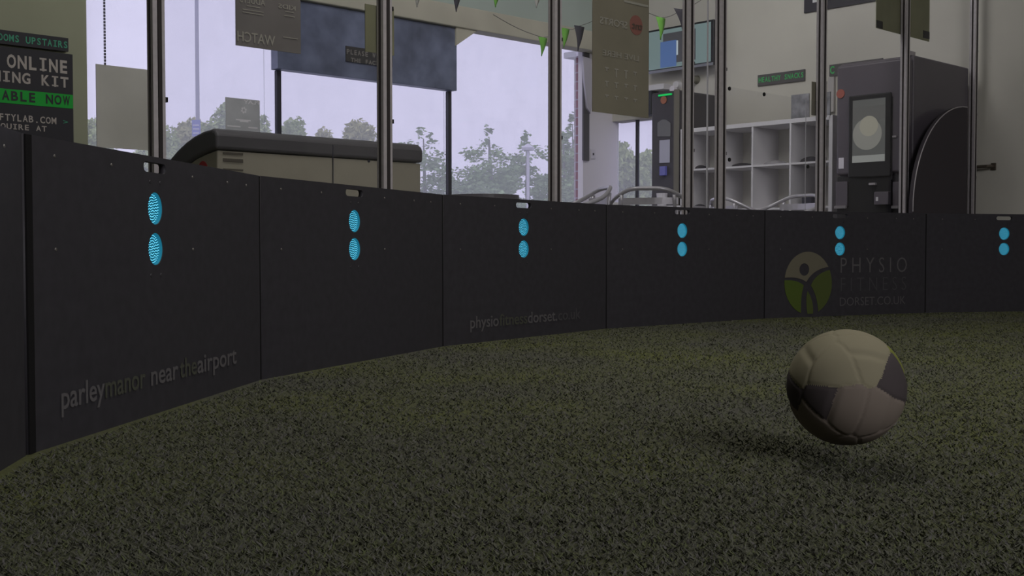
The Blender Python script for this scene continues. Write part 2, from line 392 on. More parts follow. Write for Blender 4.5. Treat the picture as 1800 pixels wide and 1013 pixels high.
for i in range(7):
    r = thing('perimeter_panel', joints[i], plabel[i], 'panel', 'black panels round the pitch')
    r.rotation_euler.z = hd[i]
    bpy.context.view_layer.update()
    child('board', panel_me, r, (0, 0, 0))
    for zc in (ZC, ZU):
        l = child('round_lamp', board_me, r, (TL, 0, zc)); l['label'] = 'cyan lit round lamp'
        child('lamp_rim', rim_me, l, (0, 0, 0)); child('led_cluster', led_me, l, (0, 0, 0))
    child('lamp_housing', back_me, r, (TL, 0, ZC))
    for (dx, dz) in ((-.028, .577), (.028, .577), (-.028, .346), (.028, .346)): child('screw', screw_me, r, (TL + dx, 0, dz))
    for dx in (-.47, -.225, .225, .47, .62):
        if 0 < TL + dx < PW - .02: child('stud', stud_me, r, (TL + dx, 0, .604))
    for dx in (-.47, .225): child('stud', stud_me, r, (TL + dx, 0, .41))
    if i > 1: child('gap_shade_strip', thin_me, r, (0, 0, 0))
    if i == 1: child('gap_shade_strip', local_mesh(MB().box((.017, -.001, PH / 2), X_, Y_, Z_, .011, .003, PH / 2 - .001), 'gap_shade_strip', mat('gap_shade_black', (30, 29, 30), .8, 0, .1)), r, (0, 0, 0))  # wider added strip paints the shade of the open gap
    panels.append(r); PPL.append(Plane(joints[i], (math.cos(hd[i]), math.sin(hd[i]))))
bpy.context.view_layer.update()
M_LETL = mat('panel_lettering_grey', (96, 93, 95), .7); M_LETO = mat('panel_lettering_olive', (76, 77, 68), .7)
M_LETF = mat('panel_lettering_faint', (76, 74, 77), .7)
P1, P3, P5 = PPL[1], PPL[3], PPL[5]
for (tx, xl, xr, m, lb) in (('parley', 103, 180, M_LETL, 'grey lettering'), ('manor', 181, 252, M_LETO, 'olive lettering'), ('near', 262, 310, M_LETL, 'grey lettering'),
                    ('the', 313, 343, M_LETO, 'olive lettering'), ('airport', 344, 413, M_LETL, 'grey lettering')):
    letters('lettering', tx, P1, xl, xr, 721, 694, m, panels[1], ref='x', bold=.012, side=103, label=lb)
for (tx, xl, xr, m, lb) in (('physio', 826, 876, M_LETL, 'grey lettering'), ('fitness', 877.5, 926.5, M_LETO, 'olive lettering'), ('dorset.', 927.5, 979, M_LETL, 'grey lettering'), ('co.uk', 981, 1020, M_LETF, 'faint lettering')):
    letters('lettering', tx, P3, xl, xr, 577.5, 564, m, panels[3], ref='x', bold=.008, side=826, label=lb)
letters('lettering', 'P H Y S I O', P5, 1477.7, 1594, 480, 453, M_LETL, panels[5], bold=-.01)
letters('lettering', 'F I T N E S S', P5, 1478.5, 1593, 512.5, 488, M_LETF, panels[5], bold=-.018)
letters('lettering', 'DORSET.CO.UK', P5, 1477, 1592, 538, 523.3, M_LETL, panels[5], bold=-.012)
# emblem
def cr(x, y): return (1360 + x / 6.923, 430 + y / 6.923)
def ell(cx, cy, rx, ry, a0, a1, n=24): return [(cx + rx * math.cos(math.radians(a0 + (a1 - a0) * k / n)), cy - ry * math.sin(math.radians(a0 + (a1 - a0) * k / n))) for k in range(n + 1)]
E_ = (417, 470, 288, 382)
def larm(dy): return [(135, 415 + dy), (200, 402 + dy), (270, 412 + dy), (340, 445 + dy), (385, 480 + dy)]
def bez(p0, p1, p2, n=10): return [((1 - t) ** 2 * p0[0] + 2 * t * (1 - t) * p1[0] + t * t * p2[0], (1 - t) ** 2 * p0[1] + 2 * t * (1 - t) * p1[1] + t * t * p2[1]) for t in [k / n for k in range(n + 1)]]
M_EB = mat('emblem_beige', (108, 103, 88), .7); M_EG = mat('emblem_green', (76, 92, 34), .7); M_EO = mat('emblem_olive', (76, 86, 42), .7)
top = ell(*E_, 31, 172) + bez((137, 405), (290, 385), (395, 455)) + bez((395, 455), (480, 300), (664, 272))
spl = [[P5.st(*cr(*p)) for p in top], [P5.st(*cr(*p)) for p in ell(370, 305, 60, 76, 0, 345, 22)]]
outline_obj('emblem_top', spl, .002, plane_mtx(P5, .001), M_EB, panels[5])['label'] = 'beige emblem half with a dark head cut out'
left = ell(*E_, 176, 252, 20) + bez((330, 835), (325, 600), (365, 500)) + bez((365, 500), (290, 425), (131, 436))
poly('emblem_leaf', P5, [cr(*p) for p in left], M_EG, panels[5])
right = ell(*E_, 24, -66, 20) + bez((540, 790), (520, 610), (452, 500)) + bez((452, 500), (500, 360), (678, 310))
poly('emblem_leaf', P5, [cr(*p) for p in right], M_EO, panels[5])
mid = bez((410, 572), (385, 650), (408, 845)) + bez((475, 842), (490, 700), (415, 572))
poly('emblem_leaf', P5, [cr(*p) for p in mid], M_EO, panels[5])

# ------------------------------------------------------------ turf blades (short pile, near part of the pitch)
def inside(xy):
    ok = np.ones(len(xy), bool)
    for i in range(8):
        p = joints[i]; dx, dy = math.cos(hd[i]), math.sin(hd[i]); ok &= ((xy[:, 0] - p.x) * dy - (xy[:, 1] - p.y) * dx) > .026
    return ok
nb = 330000
yy = 1.15 * (7.6 / 1.15) ** rng.random(nb)
xx = (rng.random(nb) * 2 - 1) * .72 * yy
keep = inside(np.c_[xx, yy]) & (xx * U.x + yy * U.y < SW - .5); xx, yy = xx[keep], yy[keep]; nb = len(xx)
th = rng.random(nb) * 2 * np.pi; ln = .004 + .004 * rng.random(nb); wd = (.0016 + .0012 * rng.random(nb)) * (.8 + .1 * yy)
ld = rng.random(nb) * 2 * np.pi; la = ln * (.7 + 1.4 * rng.random(nb))
V = np.empty((nb, 3, 3))
V[:, 0] = np.c_[xx - wd * np.cos(th), yy - wd * np.sin(th), np.zeros(nb)]
V[:, 1] = np.c_[xx + wd * np.cos(th), yy + wd * np.sin(th), np.zeros(nb)]
V[:, 2] = np.c_[xx + la * np.cos(ld), yy + la * np.sin(ld), ln]
me = bpy.data.meshes.new('turf_pile'); me.vertices.add(nb * 3); me.vertices.foreach_set('co', V.reshape(-1))
me.loops.add(nb * 3); me.loops.foreach_set('vertex_index', np.arange(nb * 3, dtype=np.int32))
me.polygons.add(nb); me.polygons.foreach_set('loop_start', np.arange(0, nb * 3, 3, dtype=np.int32))
try: me.polygons.foreach_set('loop_total', np.full(nb, 3, dtype=np.int32))
except Exception: pass
mats3 = [mat('turf_olive', (88, 89, 77), .9, 0, .1), mat('turf_lime', (86, 91, 64), .9, 0, .1), mat('turf_dull', (94, 92, 90), .9, 0, .1)]
for m in mats3: me.materials.append(m)
me.polygons.foreach_set('material_index', rng.choice(3, nb, p=[.62, .22, .16]).astype(np.int32))
me.update(); me.validate()
o = bpy.data.objects.new('turf_pile', me); C.objects.link(o)
tag(o, 'short olive green artificial turf covering the pitch', 'artificial turf', kind='stuff')

# ------------------------------------------------------------ ball in flight just above the turf
bc = depth(1487, 681, 2.15); R = .11
ball = thing('football', bc - Vector((0, 0, R)), 'pale football with dark and lime patches, in the air just above the turf', 'ball')
bmq = bmesh.new(); bmesh.ops.create_icosphere(bmq, subdivisions=6, radius=R)
phi = (1 + 5 ** .5) / 2
ic = [Vector(p).normalized() for s1 in (1, -1) for s2 in (1, -1) for p in ((0, s1, s2 * phi), (s1, s2 * phi, 0), (s2 * phi, 0, s1))]
dd = [(Vector((s1, s2, s3))).normalized() for s1 in (1, -1) for s2 in (1, -1) for s3 in (1, -1)]
dd += [Vector(p).normalized() for s1 in (1, -1) for s2 in (1, -1) for p in ((0, s1 / phi, s2 * phi), (s1 / phi, s2 * phi, 0), (s2 * phi, 0, s1 / phi))]
rot = Matrix.Rotation(.35, 3, 'X') @ Matrix.Rotation(.2, 3, 'Y')
cent = [(rot @ p, 0) for p in ic] + [(rot @ p, 1) for p in dd]
bmq.verts.ensure_lookup_table()
for v in bmq.verts:
    nrm = v.co.normalized(); ds = sorted(((nrm.dot(c) + (0 if k == 0 else .012)), ) for c, k in cent)[::-1]
    gap = ds[0][0] - ds[1][0]
    if gap < .02: v.co -= nrm * .0028 * (1 - gap / .02)
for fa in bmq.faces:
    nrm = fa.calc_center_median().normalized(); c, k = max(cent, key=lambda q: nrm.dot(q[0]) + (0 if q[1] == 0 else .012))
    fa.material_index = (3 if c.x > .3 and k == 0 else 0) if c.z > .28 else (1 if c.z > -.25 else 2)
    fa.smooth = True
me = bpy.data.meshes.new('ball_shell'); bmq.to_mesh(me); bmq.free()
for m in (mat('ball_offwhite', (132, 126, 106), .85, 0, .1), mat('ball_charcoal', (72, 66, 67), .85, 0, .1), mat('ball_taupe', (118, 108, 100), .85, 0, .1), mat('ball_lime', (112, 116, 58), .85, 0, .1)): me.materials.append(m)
o = bpy.data.objects.new('shell', me); C.objects.link(o); o.parent = ball; o.location = (0, 0, R)

# ------------------------------------------------------------ screen fence of aluminium posts with acrylic sheets
TF = 4.02; FP = TP(TF)
def post_mesh():
    h = .024; g = .006; dp = .008; prof = []
    for q in range(4):
        c, s = math.cos(q * math.pi / 2), math.sin(q * math.pi / 2)
        for (px_, py_) in ((h, -h), (h, -g), (h - dp, -g), (h - dp, g), (h, g)):
            prof.append(Vector((px_ * c - py_ * s, px_ * s + py_ * c, 0)))
    return MB().prism(prof, Vector((0, 0, 3.6)))
post_me = local_mesh(post_mesh(), 'post_profile', M_ALU)
clip_me = local_mesh(MB().box((0, 0, 0), X_, Y_, Z_, .013, .012, .009), 'clip', M_BLACK)
pxs = [278, 677, 975, 1208, 1265, 1441, 1587, 1707]
post_names = ['aluminium post nearest the left, beside the grey sheet', 'aluminium post in front of the pale cabinet', 'aluminium post just right of the far street lamp',
              'aluminium post beside the narrow black machine', 'aluminium post just right of the wall screen', 'aluminium post between white shelving and big drinks machine',
              'aluminium post in front of the big drinks machine front', 'aluminium post at the right, beside the wall handle']
pa = []
post_shade_me = local_mesh(MB().box((.004, -.0225, 1.808), X_, Y_, Z_, .0075, .003, 1.79).box((-.0225, .004, 1.808), X_, Y_, Z_, .003, .003, 1.79), 'post_shade_insert', mat('post_shade_dark', (58, 54, 54), .7, 0, .1))  # dark inserts paint shade on the post face turned from the windows
foot_me = local_mesh(MB().box((0, 0, .004), X_, Y_, Z_, .05, .05, .004), 'foot_plate', M_ALU)
for i, px in enumerate(pxs):
    a_ = FP.st(px, 438)[0]; pa.append(a_)
    r = thing('fence_post', FP.at(a_, 0), post_names[i], 'post', 'aluminium posts of the screen fence'); r.rotation_euler.z = UA
    child('post_profile', post_me, r, (0, 0, .008)); child('foot_plate', foot_me, r, (0, 0, 0)); child('post_shade_insert', post_shade_me, r, (0, 0, 0))
    for zz in (.97, 1.46, 1.95, 2.44): child('clip', clip_me, r, (.023, -.008, zz + (.03 if i == 5 else 0)))
bpy.context.view_layer.update()
def sheet(a0, a1, z0, z1, label):
    r = MB().stbox(a0, a1, TF + .012, TF + .018, z0, z1).build('acrylic_sheet', ACRYL); tag(r, label, 'screen', 'acrylic sheets of the screen fence'); return r
names2 = ['clear acrylic sheet between the first two posts from the left', 'clear acrylic sheet between second and third posts from the left', 'clear acrylic sheet between third and fourth posts',
          'narrow clear acrylic sheet right of the wall screen', 'low clear acrylic sheet with black studs in front of the white shelving',
          'clear acrylic sheet in front of the big drinks machine', 'clear acrylic sheet at the right of the big drinks machine']
for i in range(7):
    low = i == 4
    s_ = sheet(pa[i] + .03, pa[i + 1] - .03, .1, FP.st(1270, 150)[1] if low else 3.5, names2[i])
    if low:
        for (px, py) in ((1281, 156), (1342, 166), (1281, 281), (1419, 293)):
            a_, z_ = FP.st(px, py); MB().disc(FP.at(a_, z_, .002), FP.n, .012, .006, 12).build('stud', M_BLACK, s_)
    if i in (3, 4):
        px_e = 1245 if i == 3 else 1418; a_e = FP.st(px_e, 300)[0]; z_e = 3.4 if i == 3 else FP.st(1270, 150)[1]
        MB().stbox(a_e - .006 if i == 3 else a_e - .002, a_e + .006 if i == 3 else a_e + .002, TF + .008, TF + .011, .12, z_e).build('sheet_edge', mat('frosted_edge', (186, 184, 190), .5), s_)
# sheets taped on the fence
def poster(name, pl, xl, xr, yt, yb, m, label, cat='poster', thick=.004, side=None, off=0.0, group=None):
    a0, a1, z0, z1 = rect(pl, xl, xr, yt, yb, side)
    r = MB().pbox(pl, a0, a1, z0, z1, off, off + thick).build(name, m); tag(r, label, cat, group); return r
FQ = TP(TF - .031); FB = TP(TF + .035)
M_FAINT = mat('show_through_print', (148, 145, 136), .8)
po = poster('poster', FQ, 417, 530, -60, 80, M_DKPOSTER, 'dark poster seen from behind with mirrored WATCH lettering')
letters('lettering', 'WATCH', FQ, 419, 485, 72, 55, M_FAINT, po, bold=.01, mirror=True, off=.006)
letters('lettering', 'KIDS', FQ, 491, 521, 14.5, 7, M_FAINT, po, bold=.01, mirror=True, off=.006)
letters('lettering', 'ADULTS', FQ, 424, 468, 4, -6, M_FAINT, po, bold=.01, mirror=True, off=.006)
lf = MB()
for (x0, x1, y0) in ((432, 456, 11), (425, 462, 17), (425, 462, 22), (500, 515, 21), (498, 517, 28), (496, 522, 66)):
    a0, z0 = FQ.st(x0, y0); a1, _ = FQ.st(x1, y0); lf.pbox(FQ, a0, a1, z0, z0 + .003, .0045, .006)
lf.build('small_print', M_FAINT, po)
po = poster('poster', FQ, 1040, 1138, -80, 196, mat('brown_poster_back', (126, 121, 106), .7, 0, .2, .06, 5), 'tall brown poster seen from behind with mirrored SPORTS lettering and red disc')
letters('lettering', 'SPORTS', FQ, 1052, 1100, 41, 29, M_FAINT, po, bold=.01, mirror=True, off=.006)
a_, z_ = FQ.st(1117, 44.5); MB().disc(FQ.at(a_, z_, .0035), FQ.n, .052, .002, 32).build('round_emblem', mat('faded_red_disc', (134, 90, 82), .7), po)['label'] = 'faded red disc'
letters('lettering', 'tnt', FQ, 1108, 1126, 50, 38, mat('emblem_dark', (84, 74, 66), .7), po, bold=.02, mirror=True, off=.007)
letters('lettering', 'LIVE HERE', FQ, 1057, 1120, 97, 87, M_FAINT, po, bold=.0, mirror=True, off=.006)
lf = MB()
for row, yb in enumerate((119, 143, 167)):
    for k, xb in enumerate((1062, 1079, 1096, 1112)):
        a0, z0 = FQ.st(xb, yb + k * 2.6 - 1); hh = (.045, .03, .016)[row] if (k + row) % 3 else .02
        lf.pbox(FQ, a0, a0 + .03, z0 - .006, z0, .0045, .006); lf.pbox(FQ, a0 + .01, a0 + .018, z0 - hh, z0 - .006, .0045, .006)
lf.build('small_print', M_FAINT, po)
a0, z0 = FQ.st(1096, 2); a1, _ = FQ.st(1138, 2)
MB().pbox(FQ, a0, a1, FQ.st(1096, 4)[1], FQ.st(1096, 0)[1], .0045, .006).build('pale_band', MATS['ball_taupe'] if False else mat('pale_band', (150, 148, 138), .8), po)
M_OLP = mat('olive_sheet', (136, 136, 108), .8, 0, .1, .1, 6)
poster('paper_sheet', FB, 643, 693, 7, 91, M_OLP, 'olive paper sheet taped behind the post, in front of the dark header board', 'paper', side=643)
po = poster('paper_sheet', FB, 1535, 1628, -60, 48, M_OLP, 'olive paper sheet with black taped corners high behind a post', 'paper')
for (x0, x1, y0, y1) in ((1535, 1546, 34, 48), (1617, 1628, 52, 66)):
    a0, a1, z0, z1 = rect(FB, x0, x1, y0, y1); MB().pbox(FB, a0, a1, z0 + .003, z1, .004, .006).build('corner_tape', M_BLACK, po)
poster('paper_sheet', FB, 1424, 1450, 143, 202, mat('brown_sheet', (122, 118, 104), .8), 'small brown paper sheet behind the post right of the white shelving', 'paper')
# curved black board at the foot of the fence, right
FR = TP(TF - .07)
pts = [(1601, 372)] + [(1601 + 88 * (1 - math.cos(t)), 372 - 184 * math.sin(t)) for t in [k * math.pi / 2 / 16 for k in range(1, 17)]] + [(1697, 189)]
sp = [FR.st(*p) for p in pts]; aE = FR.st(1697, 300)[0]
sp = [(sp[0][0] - .02, 0.0)] + sp + [(aE, 0.0)]
cb = outline_obj('curved_board', [sp], .03, plane_mtx(FR, 0), mat('matt_black_board', (66, 61, 66), .7)); tag(cb, 'black board with curved bright edge leaning by the drinks machine side', 'board')
e = MB().tube([FR.at(p[0], p[1], .016) for p in sp[1:-1]], .004, 6).build('edge_strip', M_ALU, cb); e['label'] = 'thin bright edge'

# ------------------------------------------------------------ hanging grey sheet on a chain
HP = TP(5.6)
po = thing('hanging_sheet', HP.at(HP.st(215, 260)[0], HP.st(172, 258)[1]), 'plain grey sheet hanging on a chain at the left', 'banner')
a0, a1, z0, z1 = rect(HP, 172, 264, 113, 259)
MB().pbox(HP, a0, a1, z0, z1, 0, .006).build('sheet', M_PAPER, po)
ac = HP.st(184, 100)[0]; ch = MB(); zz = z1
while zz < CEIL - .03:
    ch.disc(HP.at(ac, zz, .003), (0, 0, 1), .0055, .012, 8); zz += .016
ch.build('bead_chain', mat('chain_grey', (120, 118, 128), .5, .4), po)
ac = HP.st(263, 100)[0]; ch = MB(); zz = z1
while zz < CEIL - .03:
    ch.disc(HP.at(ac, zz, .003), (0, 0, 1), .009, .02, 8); zz += .026
ch.build('bead_chain', MATS['chain_grey'], po)
MB().tube([HP.at(HP.st(268, 200)[0], z0 - .4, .003), HP.at(HP.st(268, 200)[0], z1 - .05, .003)], .008, 8).build('hanging_rod', M_WHITE, po)

# ------------------------------------------------------------ left wall signs
LP_ = TP(TW - .03)
s1 = poster('wall_sign', LP_, -300, 123, 68.5, 92, M_SIGNBLK, 'narrow dark sign reading ROOMS UPSTAIRS in green, above the big sign', 'sign', .02, side=123)
M_GRT = mat('sign_teal_green', (70, 150, 118), .6)
letters('lettering', 'ROOMS UPSTAIRS', LP_, -10, 121, 86, 75, M_GRT, s1, mono=True, bold=.02, off=.022, side=121)
s2 = poster('wall_sign', LP_, -300, 130, 97, 420, M_SIGNBLK, 'large dark sign about ONLINE training kit with a green band', 'sign', .02, side=130)
M_SW = mat('sign_grey_letters', (172, 164, 156), .6)
letters('lettering', 'T', LP_, -8, 2, 108, 98, M_GRT, s2, mono=True, bold=.02, off=.022)
letters('lettering', 'ONLINE', LP_, 15, 120, 130, 109, M_SW, s2, mono=True, bold=.03, off=.022, side=120)
letters('lettering', 'TRAINING KIT', LP_, -84, 122, 155, 138, M_SW, s2, mono=True, bold=.03, off=.022, side=122)
a0, a1, z0, z1 = rect(LP_, -300, 130, 168, 192, side=130)
g = MB().pbox(LP_, a0, a1 - .002, z0, z1, .0202, .0225).build('green_band', mat('sign_green', (28, 150, 52), .6, emit=(10, 90, 24), estr=.12), s2)
letters('lettering', 'AVAILABLE NOW', LP_, -76, 124, 186, 171, M_SIGNBLK, s2, mono=True, bold=.03, off=.025, side=124)
letters('lettering', 'FTYLAB.COM', LP_, 1, 100, 219, 208, M_SW, s2, mono=True, bold=.02, off=.022, side=100)
letters('lettering', '>', LP_, 112, 120, 219, 211, M_GRT, s2, off=.022)
letters('lettering', 'ENQUIRE AT', LP_, -18, 83, 232, 223, M_SW, s2, mono=True, bold=.02, off=.022, side=83)

# sign on header board
HB = TP(TW - .123)
a0, a1, z0, z1 = rect(HB, 609, 690, 81, 108)
s3 = MB().pbox(HB, a0, a1, z0, z1, 0, .01).build('small_sign', mat('grey_sign', (74, 73, 74), .6)); tag(s3, 'small dark sign reading PLEASE on the dark header board', 'sign')
letters('lettering', 'PLEASE W', HB, 610, 660, 95, 87, M_TRIMW, s3, mono=True, bold=.02, off=.012)
letters('lettering', 'THE FACILITY', HB, 617, 690, 109, 102, M_TRIMW, s3, mono=True, bold=.02, off=.012)

# poster on the window glass
GP = TP(TW + .05)
po = poster('poster', GP, 398, 458, 171, 232, mat('slate_poster', (196, 198, 200), .6, 0, .2, .1, 8), 'small slate poster with a star ball emblem, on the window above the cabinet')
M_PT = mat('poster_pale_print', (240, 238, 240), .7)
letters('lettering', 'PLAY', GP, 430, 457, 182, 176, M_PT, po, bold=.01, mirror=True, off=.006)
a_, z_ = GP.st(428, 194); em = MB()
for k in range(6):
    t = k * math.pi / 3 + .3; c = GP.at(a_ + .018 * math.cos(t), z_ + .018 * math.sin(t), .0045)
    pts = []
    for q in range(10):
        rr = .013 if q % 2 == 0 else .006; u_ = q * math.pi / 5; pts.append(c + GP.d * rr * math.cos(u_) + Z_ * rr * math.sin(u_))
    em.prism(pts, GP.n * .0015)
em.build('star_emblem', M_PT, po); lf = MB()
for (x0, x1, y0) in ((414, 440, 210), (421, 436, 213), (399, 422, 221), (436, 452, 224)):
    a0, z0 = GP.st(x0, y0); a1, _ = GP.st(x1, y0); lf.pbox(GP, a0, a1, z0 - .006, z0 + .004, .0045, .006)
lf.build('small_print', M_PT, po)

# ------------------------------------------------------------ large pale cabinet with rounded dark hood
CT = 6.05; CP = TP(CT)
sA = U.dot(CP.hit(380, 226)); sB = U.dot(CP.hit(744, 252)); zt = CP.st(560, 239)[1]; zl = CP.st(380, 262)[1]
cab = thing('serving_cabinet', ST((sA + sB) / 2, CT + .4, 0), 'large pale cabinet with rounded dark grey hood behind the pitch panels', 'cabinet')
# profile in (t, z): hood
def hood_profile(inset=0.0):
    top = [(0 + inset, zl), (0 + inset, zt - .045 - inset), (.012 + inset, zt - .018 - inset), (.05, zt - inset)]
    for k in range(1, 9):
        q = k / 8; top.append((.05 + .88 * q, zt - inset - .02 * q - .36 * q * q))
    return top
pr = hood_profile(); tail = [(p[0] - .0, p[1] - .13 - .02) for p in reversed(pr[4:])]
prof = pr + [(.93, pr[-1][1] - .12)] + [(p[0], p[1] - .135) for p in reversed(pr[4:-1])] + [(.05, zl)]
o = MB().prism([ST(sA, CT + p[0], p[1]) for p in prof], U * (sB - sA)).build('hood', mat('dark_grey_hood', (98, 96, 98), .5, 0, .4, .05, 6), cab, .018)
bd = [(.012, 0), (.012, zl - .004)] + [(p[0], p[1] - .14) for p in pr[4:]] + [(.92, 0)]
MB().prism([ST(sA + .012, CT + p[0], p[1]) for p in bd], U * (sB - sA - .024)).build('body', mat('pale_cabinet_body', (176, 170, 152), .6, 0, .3, .04, 5), cab, .01)
sv = MB()
for (y0, y1) in ((267, 271), (278, 284), (296, 299)):
    a0, a1, z0, z1 = rect(CP, 395, 430, y0, y1); sv.pbox(CP, a0, a1, z0, z1, -.012, -.008)
sv.build('vent_slots', mat('vent_dark', (104, 98, 88), .6), cab)
a0, z0 = CP.st(585, 250); MB().pbox(CP, a0 - .003, a0 + .003, .1, zt - .05, -.001, .002).build('seam', M_DKFRAME, cab)
a0, z0 = CP.st(650, 283); MB().disc(CP.at(a0, z0, -.012), CP.n, .01, .003, 12).build('hole_disc', M_DKFRAME, cab)  # dark disc stands in for a hole in the body
SPc = SP(sA + .008); 
pA = SP(sA + .012).hit(357, 301)
MB().disc(pA, -U, .06, .003, 28).build('round_sticker', mat('red_sticker', (190, 60, 62), .6), cab)['label'] = 'red round sticker'

# ------------------------------------------------------------ right wall furnishings
# white cube shelving
KS = 8.1; KP = SP(KS); tR = N.dot(KP.hit(1459, 300)); KW = .372; TH = .034; n_c = 4; KT0 = tR; KT1 = tR + n_c * KW; KH = 1.48; KD = .39
kal = thing('cube_shelving', ST(KS + KD / 2, (KT0 + KT1) / 2, 0), 'white open cube shelving unit against the right wall', 'shelving')
f = MB(); f.stbox(KS, KS + KD, KT0 - .02, KT0 + TH - .02, 0, KH); f.stbox(KS, KS + KD, KT1 - TH + .02, KT1 + .02, 0, KH)
f.stbox(KS, KS + KD, KT0, KT1, KH - .036, KH); f.stbox(KS, KS + KD, KT0, KT1, 0, .036); f.build('frame', M_WHITE, kal, .002)
for k in range(1, n_c): MB().stbox(KS + .003, KS + KD - .003, KT0 + k * KW - .008, KT0 + k * KW + .008, .03, KH - .03).build('divider', M_WHITE, kal)
for k in range(1, 4): MB().stbox(KS + .004, KS + KD - .004, KT0, KT1, k * .365 + .01, k * .365 + .026).build('shelf_board', M_WHITE, kal)
MB().stbox(KS + KD - .006, KS + KD - .002, KT0 + .015, KT1 - .015, .02, KH - .02).build('back_panel', mat('shelf_back', (226, 224, 216), .8), kal)
# things on the shelves
SF = SP(KS + .14)
def lump(px, wpx, h, zbase, m, name, label, cat):
    t = N.dot(SF.hit(px, 300)); c = ST(KS + .15, t, zbase); b = bmesh.new(); bmesh.ops.create_icosphere(b, subdivisions=3, radius=1)
    rr = wpx / 2 * .0048
    for v in b.verts:
        v.co.x *= rr * (1 + .15 * math.sin(5 * v.co.y + px)); v.co.y *= .09; v.co.z = max(-.15, v.co.z) * h + .15 * h
    b.transform(Matrix.Rotation(UA + math.pi / 2, 4, 'Z')); b.transform(Matrix.Translation(c + Z_ * .001)); me = bpy.data.meshes.new(name); b.to_mesh(me); b.free(); me.materials.append(m)
    for p in me.polygons: p.use_smooth = True
    o = bpy.data.objects.new(name, me); C.objects.link(o); tag(o, label, cat)
z2 = 3 * .365 + .026
M_CL = mat('dark_cloth', (66, 64, 68), .9, 0, .1, .2, 20)
lump(1232, 12, .035, z2, M_CL, 'folded_cloth', 'small dark cloth in the leftmost upper cube of the shelving', 'cloth')
lump(1303, 42, .03, z2, M_CL, 'folded_cloth', 'long dark folded cloth in the second upper cube', 'cloth')
lump(1362, 40, .035, z2, mat('grey_cloth', (150, 148, 150), .9, 0, .1, .1, 20), 'folded_cloth', 'pale grey folded cloth in the third upper cube', 'cloth')
lump(1425, 34, .045, z2, M_CL, 'folded_cloth', 'dark folded cloth in the rightmost upper cube', 'cloth')
zl2 = 2 * .365 + .026
lump(1230, 20, .05, zl2, M_CL, 'folded_cloth', 'dark cloth in the leftmost lower cube of the shelving', 'cloth')
bx = MB().stbox(KS + .05, KS + .22, N.dot(SF.hit(1437, 300)), N.dot(SF.hit(1420, 300)), zl2 + .001, zl2 + .085).build('small_box', mat('dark_box', (58, 58, 70), .6), None, .006); tag(bx, 'small dark box at the right end of the lower shelf', 'box')
# picture and photo prints on the unit
pp = SP(KS + .25); KZ = KH + .001
def stand_print(xl, xr, yt, m, label):
    a0, a1, z0, z1 = rect(pp, xl, xr, yt, 220); o = MB().pbox(pp, a0, a1, KZ, z1, 0, .012).build('photo_print', m); tag(o, label, 'picture'); return o
M_PH = mat('mottled_photo', (140, 140, 144), .5, 0, .3, .55, 9)
stand_print(1390, 1421, 168, M_PH, 'mottled grey photo print standing on the shelving, left of the post')
stand_print(1447, 1458, 163, M_PH, 'mottled photo print standing on the shelving, right of the post')
# narrow black machine
m2S = 8.12; tA = KT1 + .05; tB = tA + .325; h2 = 1.84
m2 = thing('narrow_machine', ST(m2S + .33, (tA + tB) / 2, 0), 'narrow black vending tower with green light strip left of the shelving', 'vending machine')
MB().stbox(m2S, m2S + .68, tA, tB, 0, h2).build('body', mat('machine_black', (70, 67, 72), .45, 0, .4, .06, 5), m2, .02)
MP = SP(m2S - .003)
def on(pl, nm, xl, xr, yt, yb, m, par, o0=0, o1=.006, bev=0, lab=None, side=None):
    a0, a1, z0, z1 = rect(pl, xl, xr, yt, yb, side); o = MB().pbox(pl, a0, a1, z0, z1, o0, o1).build(nm, m, par, bev)
    if lab: o['label'] = lab
    return o
on(MP, 'side_trim', 1184, 1193, 158, 420, mat('grey_trim', (120, 116, 104), .5), m2)
on(MP, 'light_strip', 1157, 1180, 167, 170, mat('green_light', (20, 200, 90), .5, emit=(20, 190, 90), estr=.6), m2, 0, .01, 0, 'green light strip')
a_, z_ = MP.st(1167, 176); MB().disc(MP.at(a_, z_, 0), MP.n, .035, .006, 24).build('round_emblem', mat('orange_disc', (170, 110, 88), .6), m2)['label'] = 'dull orange disc'
poly('arched_window', MP, [(1156, 240)] + [(1156 + 23 * k / 10, 222 - 12 * math.sin(math.pi * (.15 + .7 * k / 10))) for k in range(11)] + [(1179, 240)], mat('grey_arch', (120, 120, 122), .4), m2, .004, .002)
on(MP, 'notice', 1159, 1177, 247, 287, mat('pale_notice', (190, 190, 206), .6), m2)
on(MP, 'reader', 1162, 1172, 293, 309, mat('card_reader', (110, 112, 150), .4, emit=(60, 60, 150), estr=.3), m2, 0, .03, .003)
on(MP, 'delivery_tray', 1160, 1173, 344, 352, M_WHITE, m2, 0, .05, .003)
# dark wall box and white top beside it
WQ = SP(SW - .002)
wb = on(WQ, 'wall_cabinet', 1128, 1157, 165, 206, mat('dark_wall_box', (58, 60, 66), .5), None, 0, .12, .005); tag(wb, 'dark wall box with white top, above the glazed opening', 'cabinet')
on(WQ, 'top_board', 1128, 1180, 156, 165, M_WHITE, wb, 0, .13)
